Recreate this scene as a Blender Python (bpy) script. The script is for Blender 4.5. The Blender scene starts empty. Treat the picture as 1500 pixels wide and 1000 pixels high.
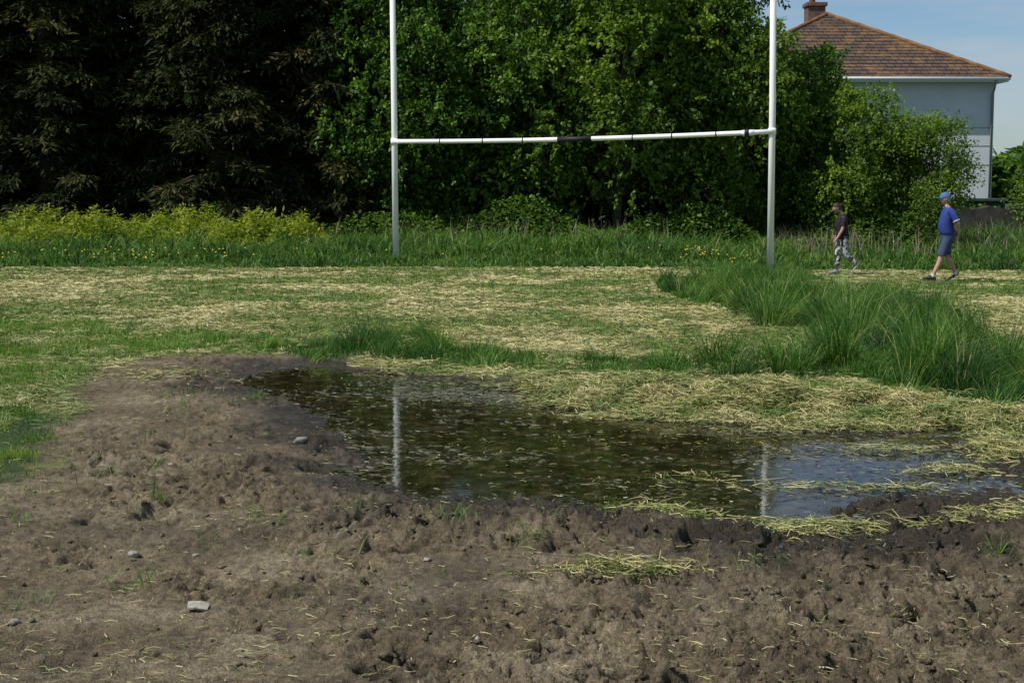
import bpy, bmesh, math
import numpy as np
from mathutils import Vector, Matrix
rng = np.random.default_rng(11)
R = math.radians
scene = bpy.context.scene

# ------------------------------------------------------------------ helpers
def sstep(a, b, x):
    t = np.clip((x - a) / (b - a), 0, 1)
    return t * t * (3 - 2 * t)

def hash2(ix, iy, seed):
    h = (ix * 374761393 + iy * 668265263 + seed * 144269504) & 0xffffffff
    h = ((h ^ (h >> 13)) * 1274126177) & 0xffffffff
    h = h ^ (h >> 16)
    return h / 4294967296.0

def perlin(x, y, seed=0):
    x = np.asarray(x, float); y = np.asarray(y, float)
    x0 = np.floor(x).astype(np.int64); y0 = np.floor(y).astype(np.int64)
    fx = x - x0; fy = y - y0
    u = fx * fx * fx * (fx * (fx * 6 - 15) + 10); v = fy * fy * fy * (fy * (fy * 6 - 15) + 10)
    def g(ix, iy, dx, dy):
        a = hash2(ix, iy, seed) * 2 * math.pi
        return np.cos(a) * dx + np.sin(a) * dy
    n00 = g(x0, y0, fx, fy); n10 = g(x0 + 1, y0, fx - 1, fy)
    n01 = g(x0, y0 + 1, fx, fy - 1); n11 = g(x0 + 1, y0 + 1, fx - 1, fy - 1)
    return ((n00 * (1 - u) + n10 * u) * (1 - v) + (n01 * (1 - u) + n11 * u) * v) * 1.4

def worley(x, y, seed=0):
    x0 = np.floor(x).astype(np.int64); y0 = np.floor(y).astype(np.int64)
    best = np.full(x.shape, 9.0)
    for i in (-1, 0, 1):
        for j in (-1, 0, 1):
            cx = x0 + i + hash2(x0 + i, y0 + j, seed); cy = y0 + j + hash2(x0 + i, y0 + j, seed + 7)
            best = np.minimum(best, (cx - x) ** 2 + (cy - y) ** 2)
    return np.sqrt(best)

def poly_sd(px, py, poly):
    px = np.asarray(px, float); py = np.asarray(py, float)
    d2 = np.full(px.shape, 1e9); ins = np.zeros(px.shape, bool)
    n = len(poly)
    for i in range(n):
        ax, ay = poly[i]; bx, by = poly[(i + 1) % n]
        ex, ey = bx - ax, by - ay
        t = np.clip(((px - ax) * ex + (py - ay) * ey) / (ex * ex + ey * ey + 1e-12), 0, 1)
        d2 = np.minimum(d2, (px - ax - t * ex) ** 2 + (py - ay - t * ey) ** 2)
        c = (ay > py) != (by > py)
        if ey != 0:
            ins ^= c & (px < ex * (py - ay) / ey + ax)
    d = np.sqrt(d2)
    return np.where(ins, -d, d)

def fast_mesh(name, verts, faces, mats=(), attr=None, matidx=None, smooth=False):
    me = bpy.data.meshes.new(name)
    verts = np.asarray(verts, np.float32); faces = np.asarray(faces, np.int32)
    nf, k = faces.shape
    me.vertices.add(len(verts)); me.vertices.foreach_set('co', verts.ravel())
    me.loops.add(nf * k); me.loops.foreach_set('vertex_index', faces.ravel())
    me.polygons.add(nf); me.polygons.foreach_set('loop_start', np.arange(0, nf * k, k, dtype=np.int32))
    if matidx is not None:
        me.polygons.foreach_set('material_index', np.asarray(matidx, np.int32))
    me.polygons.foreach_set('use_smooth', np.full(nf, smooth))
    me.update(calc_edges=True)
    if attr is not None:
        a = me.attributes.new('var', 'FLOAT_COLOR', 'POINT')
        c = np.ones((len(verts), 4), np.float32); c[:, :3] = attr
        a.data.foreach_set('color', c.ravel())
    for m in mats: me.materials.append(m)
    return me

def add_obj(name, data, parent=None, loc=(0, 0, 0), rot=(0, 0, 0), scale=(1, 1, 1)):
    o = bpy.data.objects.new(name, data)
    scene.collection.objects.link(o)
    o.location = loc; o.rotation_euler = rot; o.scale = scale
    if parent: o.parent = parent
    return o

def norm(v):
    return v / (np.linalg.norm(v, axis=-1, keepdims=True) + 1e-9)

# ------------------------------------------------------------------ materials
def new_mat(name):
    m = bpy.data.materials.new(name); m.use_nodes = True
    nt = m.node_tree
    b = nt.nodes['Principled BSDF']
    return m, nt, b

def ramp(nt, stops):
    r = nt.nodes.new('ShaderNodeValToRGB')
    el = r.color_ramp.elements
    while len(el) < len(stops): el.new(0.5)
    for e, (p, c) in zip(el, stops):
        e.position = p; e.color = (*c, 1)
    return r

def noise(nt, scale, detail=4, rough=.6, coord=None):
    n = nt.nodes.new('ShaderNodeTexNoise'); n.inputs['Scale'].default_value = scale
    n.inputs['Detail'].default_value = detail; n.inputs['Roughness'].default_value = rough
    if coord is None:
        coord = nt.nodes.new('ShaderNodeTexCoord').outputs['Object']
    nt.links.new(coord, n.inputs['Vector'])
    return n

def mixc(nt, fac, a, b, mode='MIX'):
    m = nt.nodes.new('ShaderNodeMix'); m.data_type = 'RGBA'; m.blend_type = mode
    for idx, v in ((0, fac), (6, a), (7, b)):
        if isinstance(v, (int, float)): m.inputs[idx].default_value = v
        elif isinstance(v, tuple): m.inputs[idx].default_value = (*v, 1)
        else: nt.links.new(v, m.inputs[idx])
    return m.outputs[2]

def simple_mat(name, col, rough=.7, var=.25, scale=8, bump=0.0, bscale=40, spec=.3):
    m, nt, b = new_mat(name)
    n = noise(nt, scale)
    r = ramp(nt, [(.3, tuple(c * (1 - var) for c in col)), (.7, tuple(min(1, c * (1 + var)) for c in col))])
    nt.links.new(n.outputs['Fac'], r.inputs[0]); nt.links.new(r.outputs[0], b.inputs['Base Color'])
    b.inputs['Roughness'].default_value = rough; b.inputs['Specular IOR Level'].default_value = spec
    if bump:
        bn = noise(nt, bscale); bp = nt.nodes.new('ShaderNodeBump'); bp.inputs['Strength'].default_value = bump
        bp.inputs['Distance'].default_value = .01
        nt.links.new(bn.outputs['Fac'], bp.inputs['Height']); nt.links.new(bp.outputs[0], b.inputs['Normal'])
    return m

def blade_mat(name, stops, rough=.55, transl=.3, tcol=1.3, spec=.3):
    m, nt, b = new_mat(name)
    a = nt.nodes.new('ShaderNodeAttribute'); a.attribute_name = 'var'
    s = nt.nodes.new('ShaderNodeSeparateColor'); nt.links.new(a.outputs['Color'], s.inputs[0])
    r = ramp(nt, stops); nt.links.new(s.outputs[0], r.inputs[0])
    nt.links.new(r.outputs[0], b.inputs['Base Color'])
    b.inputs['Roughness'].default_value = rough; b.inputs['Specular IOR Level'].default_value = spec
    if transl <= 0: return m
    t = nt.nodes.new('ShaderNodeBsdfTranslucent')
    tc = mixc(nt, 1.0, r.outputs[0], (tcol, tcol * 1.05, tcol * .5), 'MULTIPLY')
    nt.links.new(tc, t.inputs['Color'])
    mx = nt.nodes.new('ShaderNodeMixShader'); mx.inputs[0].default_value = transl
    nt.links.new(b.outputs[0], mx.inputs[1]); nt.links.new(t.outputs[0], mx.inputs[2])
    nt.links.new(mx.outputs[0], nt.nodes['Material Output'].inputs['Surface'])
    return m

M_straw = blade_mat('cut_grass_straw', [(0, (.065, .14, .022)), (.28, (.14, .195, .042)), (.6, (.33, .30, .115)), (1, (.57, .51, .26))], .6, 0)
M_grass = blade_mat('fresh_grass', [(0, (.016, .050, .011)), (.5, (.055, .145, .020)), (.85, (.14, .27, .038)), (1, (.32, .32, .12))], .48, .35, 1.6, .25)
M_weed = blade_mat('meadow_weeds', [(0, (.025, .062, .016)), (.5, (.068, .150, .027)), (.85, (.13, .23, .037)), (1, (.28, .27, .12))], .5, .33, 1.5, .25)
M_bracken = blade_mat('bracken_leaf', [(0, (.08, .15, .022)), (.5, (.22, .28, .030)), (1, (.40, .42, .06))], .5, .35, 1.3, .2)
M_leaf = blade_mat('leaf', [(0, (.018, .048, .010)), (.5, (.066, .138, .020)), (1, (.17, .27, .040))], .5, .33, 1.8, .22)
M_leafL = blade_mat('leaf_light', [(0, (.04, .08, .014)), (.5, (.11, .19, .026)), (1, (.23, .31, .048))], .5, .36, 1.8, .22)
M_conif = blade_mat('conifer_foliage', [(0, (.012, .019, .008)), (.5, (.029, .042, .014)), (.85, (.066, .074, .023)), (1, (.12, .088, .040))], .75, .15, 1.2, .1)
M_bark = simple_mat('bark', (.07, .055, .04), .9, .35, 12, .5, 30)

# ------------------------------------------------------------------ layout data (metres; x right, y away)
PUDDLE = [(-2.05,13.1),(-1.85,13.4),(-1.10,12.75),(-.57,12.45),(.22,12.1),(.12,11.5),(.35,11.0),(.78,10.55),(1.0,10.3),
 (1.62,10.1),(2.25,9.85),(2.76,10.0),(3.10,9.75),(2.85,9.15),(2.72,8.5),(2.85,8.2),(3.9,8.05),(3.9,7.7),(2.8,7.66),(2.35,7.70),
 (2.0,7.45),(1.78,7.36),(1.85,7.07),(1.85,6.80),(1.46,6.66),(1.16,6.8),(1.15,7.2),(.88,7.26),(.63,7.47),(.34,7.36),
 (.04,7.7),(-.46,7.6),(-.62,7.9),(-.95,8.4),(-.92,9.03),(-1.12,9.4),(-1.30,10.25),(-1.52,11.1),(-1.95,11.7),(-2.25,12.2),(-2.2,12.8)]
MUD = [(-60,-30),(-60,5.0),(-6,6.2),(-3.2,7.3),(-2.7,7.8),(-2.65,8.45),(-3.0,9.95),(-3.4,11.05),(-3.53,12.45),(-3.37,13.4),(-2.85,13.85),
 (-2.1,14.0),(-1.13,13.0),(-.57,12.6),(.28,12.2),(.15,11.5),(.36,11.0),(.78,10.6),(.98,10.35),(1.62,10.15),(2.25,9.9),(2.76,10.05),
 (3.1,9.8),(3.6,9.75),(6,9.5),(60,9),(60,-30)]
G_MOUND = [(2.5,19.0),(2.15,21.5),(2.3,23.5),(3.2,24.2),(4.1,22.8),(4.9,20.8),(5.35,19.3),(5.1,17),(4.6,14.4),(4.4,12.8),(6.2,12.0),(6.2,9.9),(3.7,10.0),(3.25,10.5),
 (3.1,11.6),(2.6,12.1),(2.1,12.3),(1.2,12.3),(.4,12.5),(.45,13.9),(1.0,13.7),(1.9,13.5),(2.65,13.6),(3.0,14.4),(3.1,15.5),(2.8,16.8)]
G_STRIP = [(-2.4,14.1),(-1.2,13.30),(.2,12.80),(.28,13.7),(-.5,14.4),(-.9,15.4),(-1.3,15.8),(-1.7,14.9),(-2.4,15.0)]
G_LEFT = [(-2.6,7.8),(-2.6,8.6),(-2.95,9.9),(-3.45,10.8),(-9,11),(-9,6.6),(-4,7.3)]
G_LEFT2 = [(-3.7,11.6),(-3.6,13.0),(-3.3,13.9),(-2.7,14.5),(-3.2,16.2),(-5,17.5),(-12,18),(-12,11.4)]
WATER_Z = -0.036

def puddle_sd(x, y):
    wx = x + .12 * perlin(x * 2.1, y * 2.1, 31) + .07 * perlin(x * 6, y * 6, 32)
    wy = y + .16 * perlin(x * 2.1, y * 2.1, 33) + .11 * perlin(x * 6, y * 6, 34)
    return poly_sd(wx, wy, PUDDLE)

def mud_mask(x, y):
    sd = poly_sd(x + .25 * perlin(x * 1.5, y * 1.5, 41) + .12 * perlin(x * 6, y * 6, 43), y + .3 * perlin(x * 1.5, y * 1.5, 42) + .12 * perlin(x * 5, y * 5, 44), MUD)
    return 1 - sstep(-.12, .12, sd)

def rough_map(x, y, psd):
    r = .50 + .55 * perlin(x * .9, y * .9, 51) + .5 * perlin(x * 2.3, y * 2.3, 52)
    r += .22 * np.exp(-(np.abs(psd - .6) / .5) ** 2)
    r += .32 * sstep(-.6, .8, x) * sstep(9, 7, y)
    r -= .24 * sstep(.1, -1.2, x) * sstep(7.5, 6.2, y)
    r *= 1 - .45 * sstep(8.8, 10, y)
    return np.clip(r, .16, 1.15)

def ground_z(x, y, detail=True):
    x = np.asarray(x, float); y = np.asarray(y, float)
    near = (np.abs(x) < 12) & (y > -2) & (y < 20)
    z = -.29 * sstep(22.0, 28.0, y) * sstep(3.2, 6.5, x)
    z = z + .02 * perlin(x * .35, y * .35, 1) * sstep(400, 60, y)
    z = z + .35 * sstep(60, 140, y)
    psd = np.full(x.shape, 9.0); m = np.zeros(x.shape); rg = np.zeros(x.shape)
    if near.any():
        xs, ys = x[near], y[near]
        p = puddle_sd(xs, ys); psd[near] = p
        m[near] = np.maximum(mud_mask(xs, ys), sstep(.30, .1, p))
        rg[near] = rough_map(xs, ys, p)
        shal = 1 - .42 * sstep(1.3, 2.3, xs)
        z[near] -= .088 * shal * sstep(.5, -.5, p) + .05 * sstep(-.1, -.8, p) * shal ** 3
        mm = m[near]; rr = rg[near] * (1 - .55 * sstep(.1, -.35, p))
        if detail:
            qx = xs + .05 * perlin(xs * 7, ys * 7, 61) + .02 * perlin(xs * 17, ys * 17, 63); qy = ys + .05 * perlin(xs * 7, ys * 7, 62) + .02 * perlin(xs * 17, ys * 17, 64)
            b1 = np.abs(perlin(qx * 4.8, qy * 4.8, 2)); b2 = np.abs(perlin(qx * 11, qy * 11, 3)); b3 = np.abs(perlin(qx * 23, qy * 23, 4))
            n1 = perlin(xs * 3, ys * 3, 5); n4 = np.abs(perlin(qx * 44, qy * 44, 6)); n5 = perlin(xs * 80, ys * 80, 7)
            wl = worley(qx * 3.7, qy * 3.7, 9)
            pit = 1 - sstep(.14, .34, wl); rim = np.exp(-((wl - .42) / .08) ** 2)
            sel = sstep(-.15, .2, perlin(xs * 1.3, ys * 1.3, 12))
            wl2 = worley(qx * 8, qy * 8, 19); pit2 = 1 - sstep(.14, .36, wl2)
            h = rr * (.050 * (b1 - .25) + .054 * (b2 - .22) + .042 * (b3 - .2)) + .016 * n1 + (rr + .2) * (.019 * (n4 - .2) + .004 * n5)
            h -= rr * (.090 * pit * sel - .020 * rim * sel + .036 * pit2)
            h += .012 * rr * sstep(.2, .8, p)
        else:
            h = .014 * perlin(xs * 3, ys * 3, 5)
        z[near] += mm * h + (1 - mm) * (.02 * perlin(xs * 2.5, ys * 2.5, 8) + .008 * perlin(xs * 9, ys * 9, 10)) + (1 - mm) * .012 * sstep(.1, .6, p)
    return z, psd, m, rg

def lay_z(x, y, detail=False):
    z, psd, _, _ = ground_z(x, y, detail)
    return np.where(psd < .35, np.maximum(z, WATER_Z), z)

# ------------------------------------------------------------------ ground sheet
def axis_pts(segs):
    out = [segs[0][0]]
    for a, b, s0, s1 in segs:
        p = a
        while p < b - 1e-6:
            t = (p - a) / (b - a); p = min(b, p + s0 + (s1 - s0) * t); out.append(p)
    return np.array(out)
xp = axis_pts([(0, 2.0, .0095, .0095), (2.0, 3.2, .0095, .016), (3.2, 5, .02, .06), (5, 12, .06, .25), (12, 40, .3, 4), (40, 700, 6, 90)])
xs = np.concatenate([-xp[:0:-1], xp])
ys = axis_pts([(-40, 0, 8, .8), (0, 4.2, .6, .05), (4.2, 4.5, .04, .010), (4.5, 6.5, .0095, .011), (6.5, 9, .011, .016), (9, 14, .016, .035), (14, 20, .035, .15), (20, 60, .2, 1.2), (60, 900, 3, 90)])
X, Y = np.meshgrid(xs, ys)
fx, fy = X.ravel(), Y.ravel()
Z, PSD, MM, RG = ground_z(fx, fy)
nx, ny = len(xs), len(ys)
idx = np.arange(nx * ny).reshape(ny, nx)
F = np.stack([idx[:-1, :-1], idx[:-1, 1:], idx[1:, 1:], idx[1:, :-1]], -1).reshape(-1, 4)
def wet_low_mask(x, y, z, psd, mm):
    w_ = sstep(.95, .05, psd + .35 * perlin(x * 3, y * 3, 61))
    return np.clip(w_ + .75 * sstep(.002, -.045, z) * mm * (y < 10) + .38 * sstep(0, .5, perlin(x * 1.1, y * 1.1, 66)) + .22 * sstep(-.6, 1.2, x) - .10 * sstep(0, -1.2, x), 0, 1)  # higher near the shore and in low mud, which darkens the pits
wet_low = wet_low_mask(fx, fy, Z, PSD, MM)
def green_mask(x, y):
    g = np.zeros(x.shape)
    wx = x + .25 * perlin(x * 1.4, y * 1.4, 71) + .1 * perlin(x * 5, y * 5, 73); wy = y + .4 * perlin(x * 1.2, y * 1.2, 72)
    for P in (G_MOUND, G_STRIP, G_LEFT): g = np.maximum(g, 1 - sstep(-.15, .1, poly_sd(wx, wy, P)))
    return g
nearm = (np.abs(fx) < 14) & (fy < 30) & (fy > 0)
GR = np.zeros(fx.shape); GR[nearm] = green_mask(fx[nearm], fy[nearm])
GR = np.maximum(GR, sstep(28.0, 28.8, fy + .3 * perlin(fx * .8, fy * .8, 74)) * (fx < 6.5))
GR = np.maximum(GR, sstep(32, 33, fy))

m, nt, b = new_mat('ground_soil')
a = nt.nodes.new('ShaderNodeAttribute'); a.attribute_name = 'var'
sp = nt.nodes.new('ShaderNodeSeparateColor'); nt.links.new(a.outputs['Color'], sp.inputs[0])
n1 = noise(nt, 1.6, 4, .65); n2 = noise(nt, 22, 4, .7); n3 = noise(nt, 110, 3, .75)
dry = ramp(nt, [(.25, (.080, .061, .037)), (.5, (.148, .118, .075)), (.72, (.255, .215, .148))]); nt.links.new(n1.outputs['Fac'], dry.inputs[0])
fine = ramp(nt, [(.3, (.5, .5, .5)), (.7, (1.4, 1.38, 1.33))]); nt.links.new(n2.outputs['Fac'], fine.inputs[0])
drym = mixc(nt, 1.0, dry.outputs[0], fine.outputs[0], 'MULTIPLY')
fine3 = ramp(nt, [(.35, (.45, .45, .45)), (.65, (1.45, 1.45, 1.43))]); nt.links.new(n3.outputs['Fac'], fine3.inputs[0])
drym = mixc(nt, .9, drym, fine3.outputs[0], 'MULTIPLY')
wet_low_mud = mixc(nt, 1.0, drym, (.25, .24, .225), 'MULTIPLY')
mudc = mixc(nt, sp.outputs[1], drym, wet_low_mud)
n4 = noise(nt, .45, 4, .7); n5 = noise(nt, 30, 4, .8)
st = ramp(nt, [(.3, (.07, .12, .025)), (.5, (.15, .17, .055)), (.75, (.28, .25, .11))]); nt.links.new(n4.outputs['Fac'], st.inputs[0])
st5 = ramp(nt, [(.35, (.45, .5, .42)), (.65, (1.3, 1.25, 1.2))]); nt.links.new(n5.outputs['Fac'], st5.inputs[0])
stc = mixc(nt, 1.0, st.outputs[0], st5.outputs[0], 'MULTIPLY')
gc = mixc(nt, n4.outputs['Fac'], (.022, .042, .012), (.04, .07, .02))
field = mixc(nt, sp.outputs[2], stc, gc)
fin = mixc(nt, sp.outputs[0], field, mudc)
nt.links.new(fin, b.inputs['Base Color'])
mr = nt.nodes.new('ShaderNodeMapRange'); nt.links.new(sp.outputs[1], mr.inputs[0])
mr.inputs[3].default_value = .95; mr.inputs[4].default_value = .36
nt.links.new(mr.outputs[0], b.inputs['Roughness']); b.inputs['Specular IOR Level'].default_value = .3
ad = nt.nodes.new('ShaderNodeMath'); ad.operation = 'ADD'
nt.links.new(n2.outputs['Fac'], ad.inputs[0]); nt.links.new(n3.outputs['Fac'], ad.inputs[1])
bp = nt.nodes.new('ShaderNodeBump'); bp.inputs['Strength'].default_value = .9; bp.inputs['Distance'].default_value = .014
nt.links.new(ad.outputs[0], bp.inputs['Height']); nt.links.new(bp.outputs[0], b.inputs['Normal'])
M_ground = m
me = fast_mesh('ground', np.stack([fx, fy, Z], -1), F, [M_ground], np.stack([MM, wet_low * MM, GR], -1), smooth=True)
add_obj('ground', me)

# ------------------------------------------------------------------ puddle water
wxs = np.arange(-3.6, 4.9, .06); wys = np.arange(6.0, 14.5, .06)
WX, WY = np.meshgrid(wxs, wys); ii = np.arange(WX.size).reshape(WX.shape)
wf = np.stack([ii[:-1, :-1], ii[:-1, 1:], ii[1:, 1:], ii[1:, :-1]], -1).reshape(-1, 4)
psd = puddle_sd(WX.ravel(), WY.ravel())
wf = wf[psd[wf].min(1) < .30]
used = np.unique(wf); remap = -np.ones(WX.size, int); remap[used] = np.arange(len(used))
wv = np.stack([WX.ravel(), WY.ravel(), np.full(WX.size, WATER_Z)], -1)[used]
m, nt, b = new_mat('puddle_water')
b.inputs['IOR'].default_value = 1.33; b.inputs['Specular IOR Level'].default_value = .36
b.inputs['Specular Tint'].default_value = (1.0, .94, .80, 1)
nn = noise(nt, 2.6, 4, .65)
rr = ramp(nt, [(.45, (.012,) * 3), (.70, (.10,) * 3)]); nt.links.new(nn.outputs['Fac'], rr.inputs[0]); nt.links.new(rr.outputs[0], b.inputs['Roughness'])
cc = noise(nt, 8, 6, .78); cr = ramp(nt, [(.42, (.009, .008, .003)), (.55, (.024, .020, .009)), (.70, (.085, .072, .038))]); nt.links.new(cc.outputs['Fac'], cr.inputs[0]); nt.links.new(cr.outputs[0], b.inputs['Base Color'])
wn = noise(nt, 13, 3, .5); bp = nt.nodes.new('ShaderNodeBump'); bp.inputs['Strength'].default_value = .17; bp.inputs['Distance'].default_value = .003
nt.links.new(wn.outputs['Fac'], bp.inputs['Height']); nt.links.new(bp.outputs[0], b.inputs['Normal'])
add_obj('puddle', fast_mesh('puddle', wv, remap[wf], [m], smooth=True))

# ------------------------------------------------------------------ blade builders
def blades(pos, L, W, az, lean, curl, rnd, seed=0):
    n = len(pos)
    d = np.stack([np.cos(az), np.sin(az), np.zeros(n)], -1)
    fa = rng.uniform(0, 2 * math.pi, n); s = np.stack([np.cos(fa), np.sin(fa), np.zeros(n)], -1)
    up = np.array([0, 0, 1.0])
    L = L[:, None]; W = W[:, None]; lean = lean[:, None]; curl = curl[:, None]
    mid = pos + up * L * .55 * np.cos(lean) + d * L * .55 * np.sin(lean)
    l2 = lean + curl
    tip = mid + up * L * .45 * np.cos(l2) + d * L * .45 * np.sin(l2)
    V = np.stack([pos - s * W * .5, pos + s * W * .5, mid - s * W * .42, mid + s * W * .42, tip], 1).reshape(-1, 3)
    base = np.arange(n)[:, None, None] * 5
    F = (base + np.array([[0, 1, 3], [0, 3, 2], [2, 3, 4]])[None]).reshape(-1, 3)
    A = np.repeat(np.stack([rnd, rng.random(n), rng.random(n)], -1), 5, 0)
    return V, F, A

def strips(pos, L, W, az, tilt, rnd):
    n = len(pos)
    d = np.stack([np.cos(az) * np.cos(tilt), np.sin(az) * np.cos(tilt), np.sin(tilt)], -1)
    az2 = az + rng.normal(0, .5, n); t2 = -tilt * .6 + rng.normal(0, .12, n)
    d2 = np.stack([np.cos(az2) * np.cos(t2), np.sin(az2) * np.cos(t2), np.sin(t2)], -1)
    ro = rng.uniform(-1.1, 1.1, n)
    s = norm(np.cross(d, [0, 0, 1.0])) * np.cos(ro)[:, None] + np.array([0, 0, 1.0]) * np.sin(ro)[:, None]
    L = L[:, None]; W = W[:, None]
    p1 = pos + d * L * .5; p2 = p1 + d2 * L * .5
    V = np.stack([pos - s * W / 2, pos + s * W / 2, p1 - s * W / 2, p1 + s * W / 2, p2 - s * W / 4, p2 + s * W / 4], 1).reshape(-1, 3)
    base = np.arange(n)[:, None, None] * 6
    F = (base + np.array([[0, 1, 3], [0, 3, 2], [2, 3, 5], [2, 5, 4]])[None]).reshape(-1, 3)
    A = np.repeat(np.stack([rnd, rng.random(n), rng.random(n)], -1), 6, 0)
    return V, F, A

def samp(n, y0, y1, margin=2.5, k=.40, p=1.0):
    u = rng.random(n)
    if p == 1.0: y = y0 * (y1 / y0) ** u
    else: y = y0 + (y1 - y0) * u
    x = rng.uniform(-1, 1, n) * (k * y + margin)
    return x, y

def merge(parts):
    Vs, Fs, As, o = [], [], [], 0
    for V, F_, A in parts:
        Vs.append(V); Fs.append(F_ + o); As.append(A); o += len(V)
    return np.concatenate(Vs), np.concatenate(Fs), np.concatenate(As)

# ---- cut grass (straw) on the field
def mix_green(x, y):
    return np.clip(.54 + .9 * perlin(x * .35, y * .5, 81) + .8 * perlin(x * 1.2, y * 1.3, 82) + .35 * perlin(x * 4, y * 4, 83) + .18 * sstep(-1, -6, x) * sstep(22, 16, y), 0, 1)
x, y = samp(310000, 9.6, 32.8)
keep = (y < 28.7) | (x > 6.2); x, y = x[keep], y[keep]
mk = mud_mask(x, y); gm = green_mask(x, y); ps = puddle_sd(x, y)
left2 = (poly_sd(x, y, G_LEFT2) < 0)
g = mix_green(x, y)
keep = (rng.random(len(x)) > mk * 1.05) & (rng.random(len(x)) > gm * .85) & (ps > -.03) & (rng.random(len(x)) > left2 * .6) & (rng.random(len(x)) > .45 * sstep(.6, .9, g))
x, y, g = x[keep], y[keep], g[keep]
z = lay_z(x, y)
n = len(x)
fl = 1 - .85 * sstep(16, 25, y)
pile = (np.clip(perlin(x * 1.6, y * 1.6, 84) + .1, 0, 1) * .10 + .012) * fl
rnd = np.clip(rng.normal(.57, .22, n) - .62 * (g - .5) - .2 * sstep(17, 12, y) * (x < -1.5) + .34 * perlin(x * 2.5, y * 2.5, 89), 0, 1)
L = rng.uniform(.05, .15, n) * (1 + .012 * y); W = np.maximum(.004, y * .00036) * rng.uniform(.6, 1.4, n)
p1 = strips(np.stack([x, y, z + .004 + rng.random(n) * pile], -1), L, W, rng.uniform(0, 2 * math.pi, n), rng.normal(.10, .18, n) * (.25 + .75 * fl), rnd)
n = 42000; t = rng.random(n); x = .1 + 3.5 * t; yc = 11.7 - .62 * (x - .1) ** .8
y = yc + rng.normal(0, .42, n) * (1 - .3 * t)
kk = (puddle_sd(x, y) > -.05) & (green_mask(x, y) < .6); x, y = x[kk], y[kk]; n = len(x); yc = 11.7 - .62 * (x - .1) ** .8
z = lay_z(x, y)
hp = .18 * np.exp(-((y - yc) / .42) ** 2) * np.clip(.45 + .9 * perlin(x * 2.2, y * 2.2, 188) + .6 * perlin(x * 5, y * 5, 189), .05, 1.3)
rn = np.clip(rng.normal(.50, .25, n) + .6 * perlin(x * 3, y * 3, 190), 0, 1)
p2 = strips(np.stack([x, y, z + hp * rng.random(n) ** .5 + .004], -1), rng.uniform(.06, .17, n), rng.uniform(.003, .0055, n), rng.uniform(0, 6.28, n), rng.normal(.1, .28, n), rn)
V, F_, A = merge([p1, p2])
add_obj('cut_grass', fast_mesh('cut_grass', V, F_, [M_straw], A))

# ---- loose straw tufts on the mud + sparse litter
cl = [(.72, 7.30, .30, .13, 320), (1.42, 6.98, .40, .15, 800), (.42, 6.02, .36, .08, 600), (2.25, 7.0, .40, .09, 420), (2.75, 7.25, .45, .16, 600),
      (1.55, 7.95, .45, .05, 120), (1.05, 8.15, .3, .04, 80), (3.05, 9.0, .28, .45, 1900), (2.1, 7.9, .22, .05, 110), (2.5, 8.4, .25, .12, 300), (2.3, 9.1, .3, .08, 220),
      (2.1, 9.85, .6, .10, 700), (.9, 10.45, .5, .15, 900), (.15, 12.0, .3, .15, 400), (.4, 11.3, .35, .3, 900), (-2.9, 12.4, .5, .5, 500)]
cx, cy, ch = [], [], []
for (a_, b_, sx, sy, k) in cl:
    u = rng.normal(0, .45, (k, 2)); cx.append(a_ + u[:, 0] * sx * 1.1); cy.append(b_ + u[:, 1] * sy)
    ch.append(rng.random(k) * .055 * np.exp(-(u ** 2).sum(1) * 1.6))
k = 16000; lx, ly = samp(k, 4.4, 13.5, .6, .37); kk = rng.random(k) < .35 + .6 * sstep(-.1, .4, perlin(lx * .9, ly * .9, 91)); lx, ly = lx[kk], ly[kk]
cx.append(lx); cy.append(ly); ch.append(rng.random(len(lx)) * .008)
x = np.concatenate(cx); y = np.concatenate(cy); hh = np.concatenate(ch)
z = np.maximum(ground_z(x, y)[0], np.where(puddle_sd(x, y) < .35, WATER_Z, -1)) + .004 + hh
n = len(x); nb = n - len(lx)
L = rng.uniform(.04, .15, n); L[nb:] *= .45; W = rng.uniform(.0025, .005, n); W[nb:] *= .7
rnd = np.clip(rng.normal(.5, .25, n), 0, 1)
V, F_, A = strips(np.stack([x, y, z], -1), L, W, rng.uniform(0, 6.28, n), rng.normal(.05, .16, n), rnd)
add_obj('loose_straw', fast_mesh('loose_straw', V, F_, [M_straw], A))

# ---- floating debris on the puddle
M_float = blade_mat('soaked_straw', [(0, (.035, .045, .02)), (.5, (.13, .135, .08)), (1, (.38, .38, .28))], .4, 0)
n = 80000; x = rng.uniform(-2.4, 3.8, n); y = rng.uniform(6.6, 13.3, n)
ps = puddle_sd(x, y)
dens = .03 + .85 * sstep(.08, .45, perlin(x * .8, y * 2.2, 95) + .5 * perlin(x * 3, y * 9, 96)) + .30 * sstep(-.3, -.02, ps)
dens *= .25 + .75 * np.exp(-((y - 9.5) / 1.5) ** 2) + .6 * sstep(1.3, 2.2, x)
dens += .7 * sstep(11.0, 11.5, y + .5 * perlin(x * 2, y * 3, 97)) * sstep(-1.7, -.6, x)  # extra straw band, added to hide the crossbar's reflection
dens += .25 * sstep(1.4, 2.0, x)
kk = (ps < .05) & (rng.random(n) < dens); x, y = x[kk], y[kk]; n = len(x)
z = np.maximum(ground_z(x, y)[0], WATER_Z) + .0022
V, F_, A = strips(np.stack([x, y, z], -1), rng.uniform(.012, .065, n), rng.uniform(.0014, .0032, n), rng.normal(0, .55, n), rng.normal(0, .02, n), np.clip(rng.normal(.33, .27, n), 0, 1))
add_obj('floating_straw', fast_mesh('floating_straw', V, F_, [M_float], A))

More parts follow.
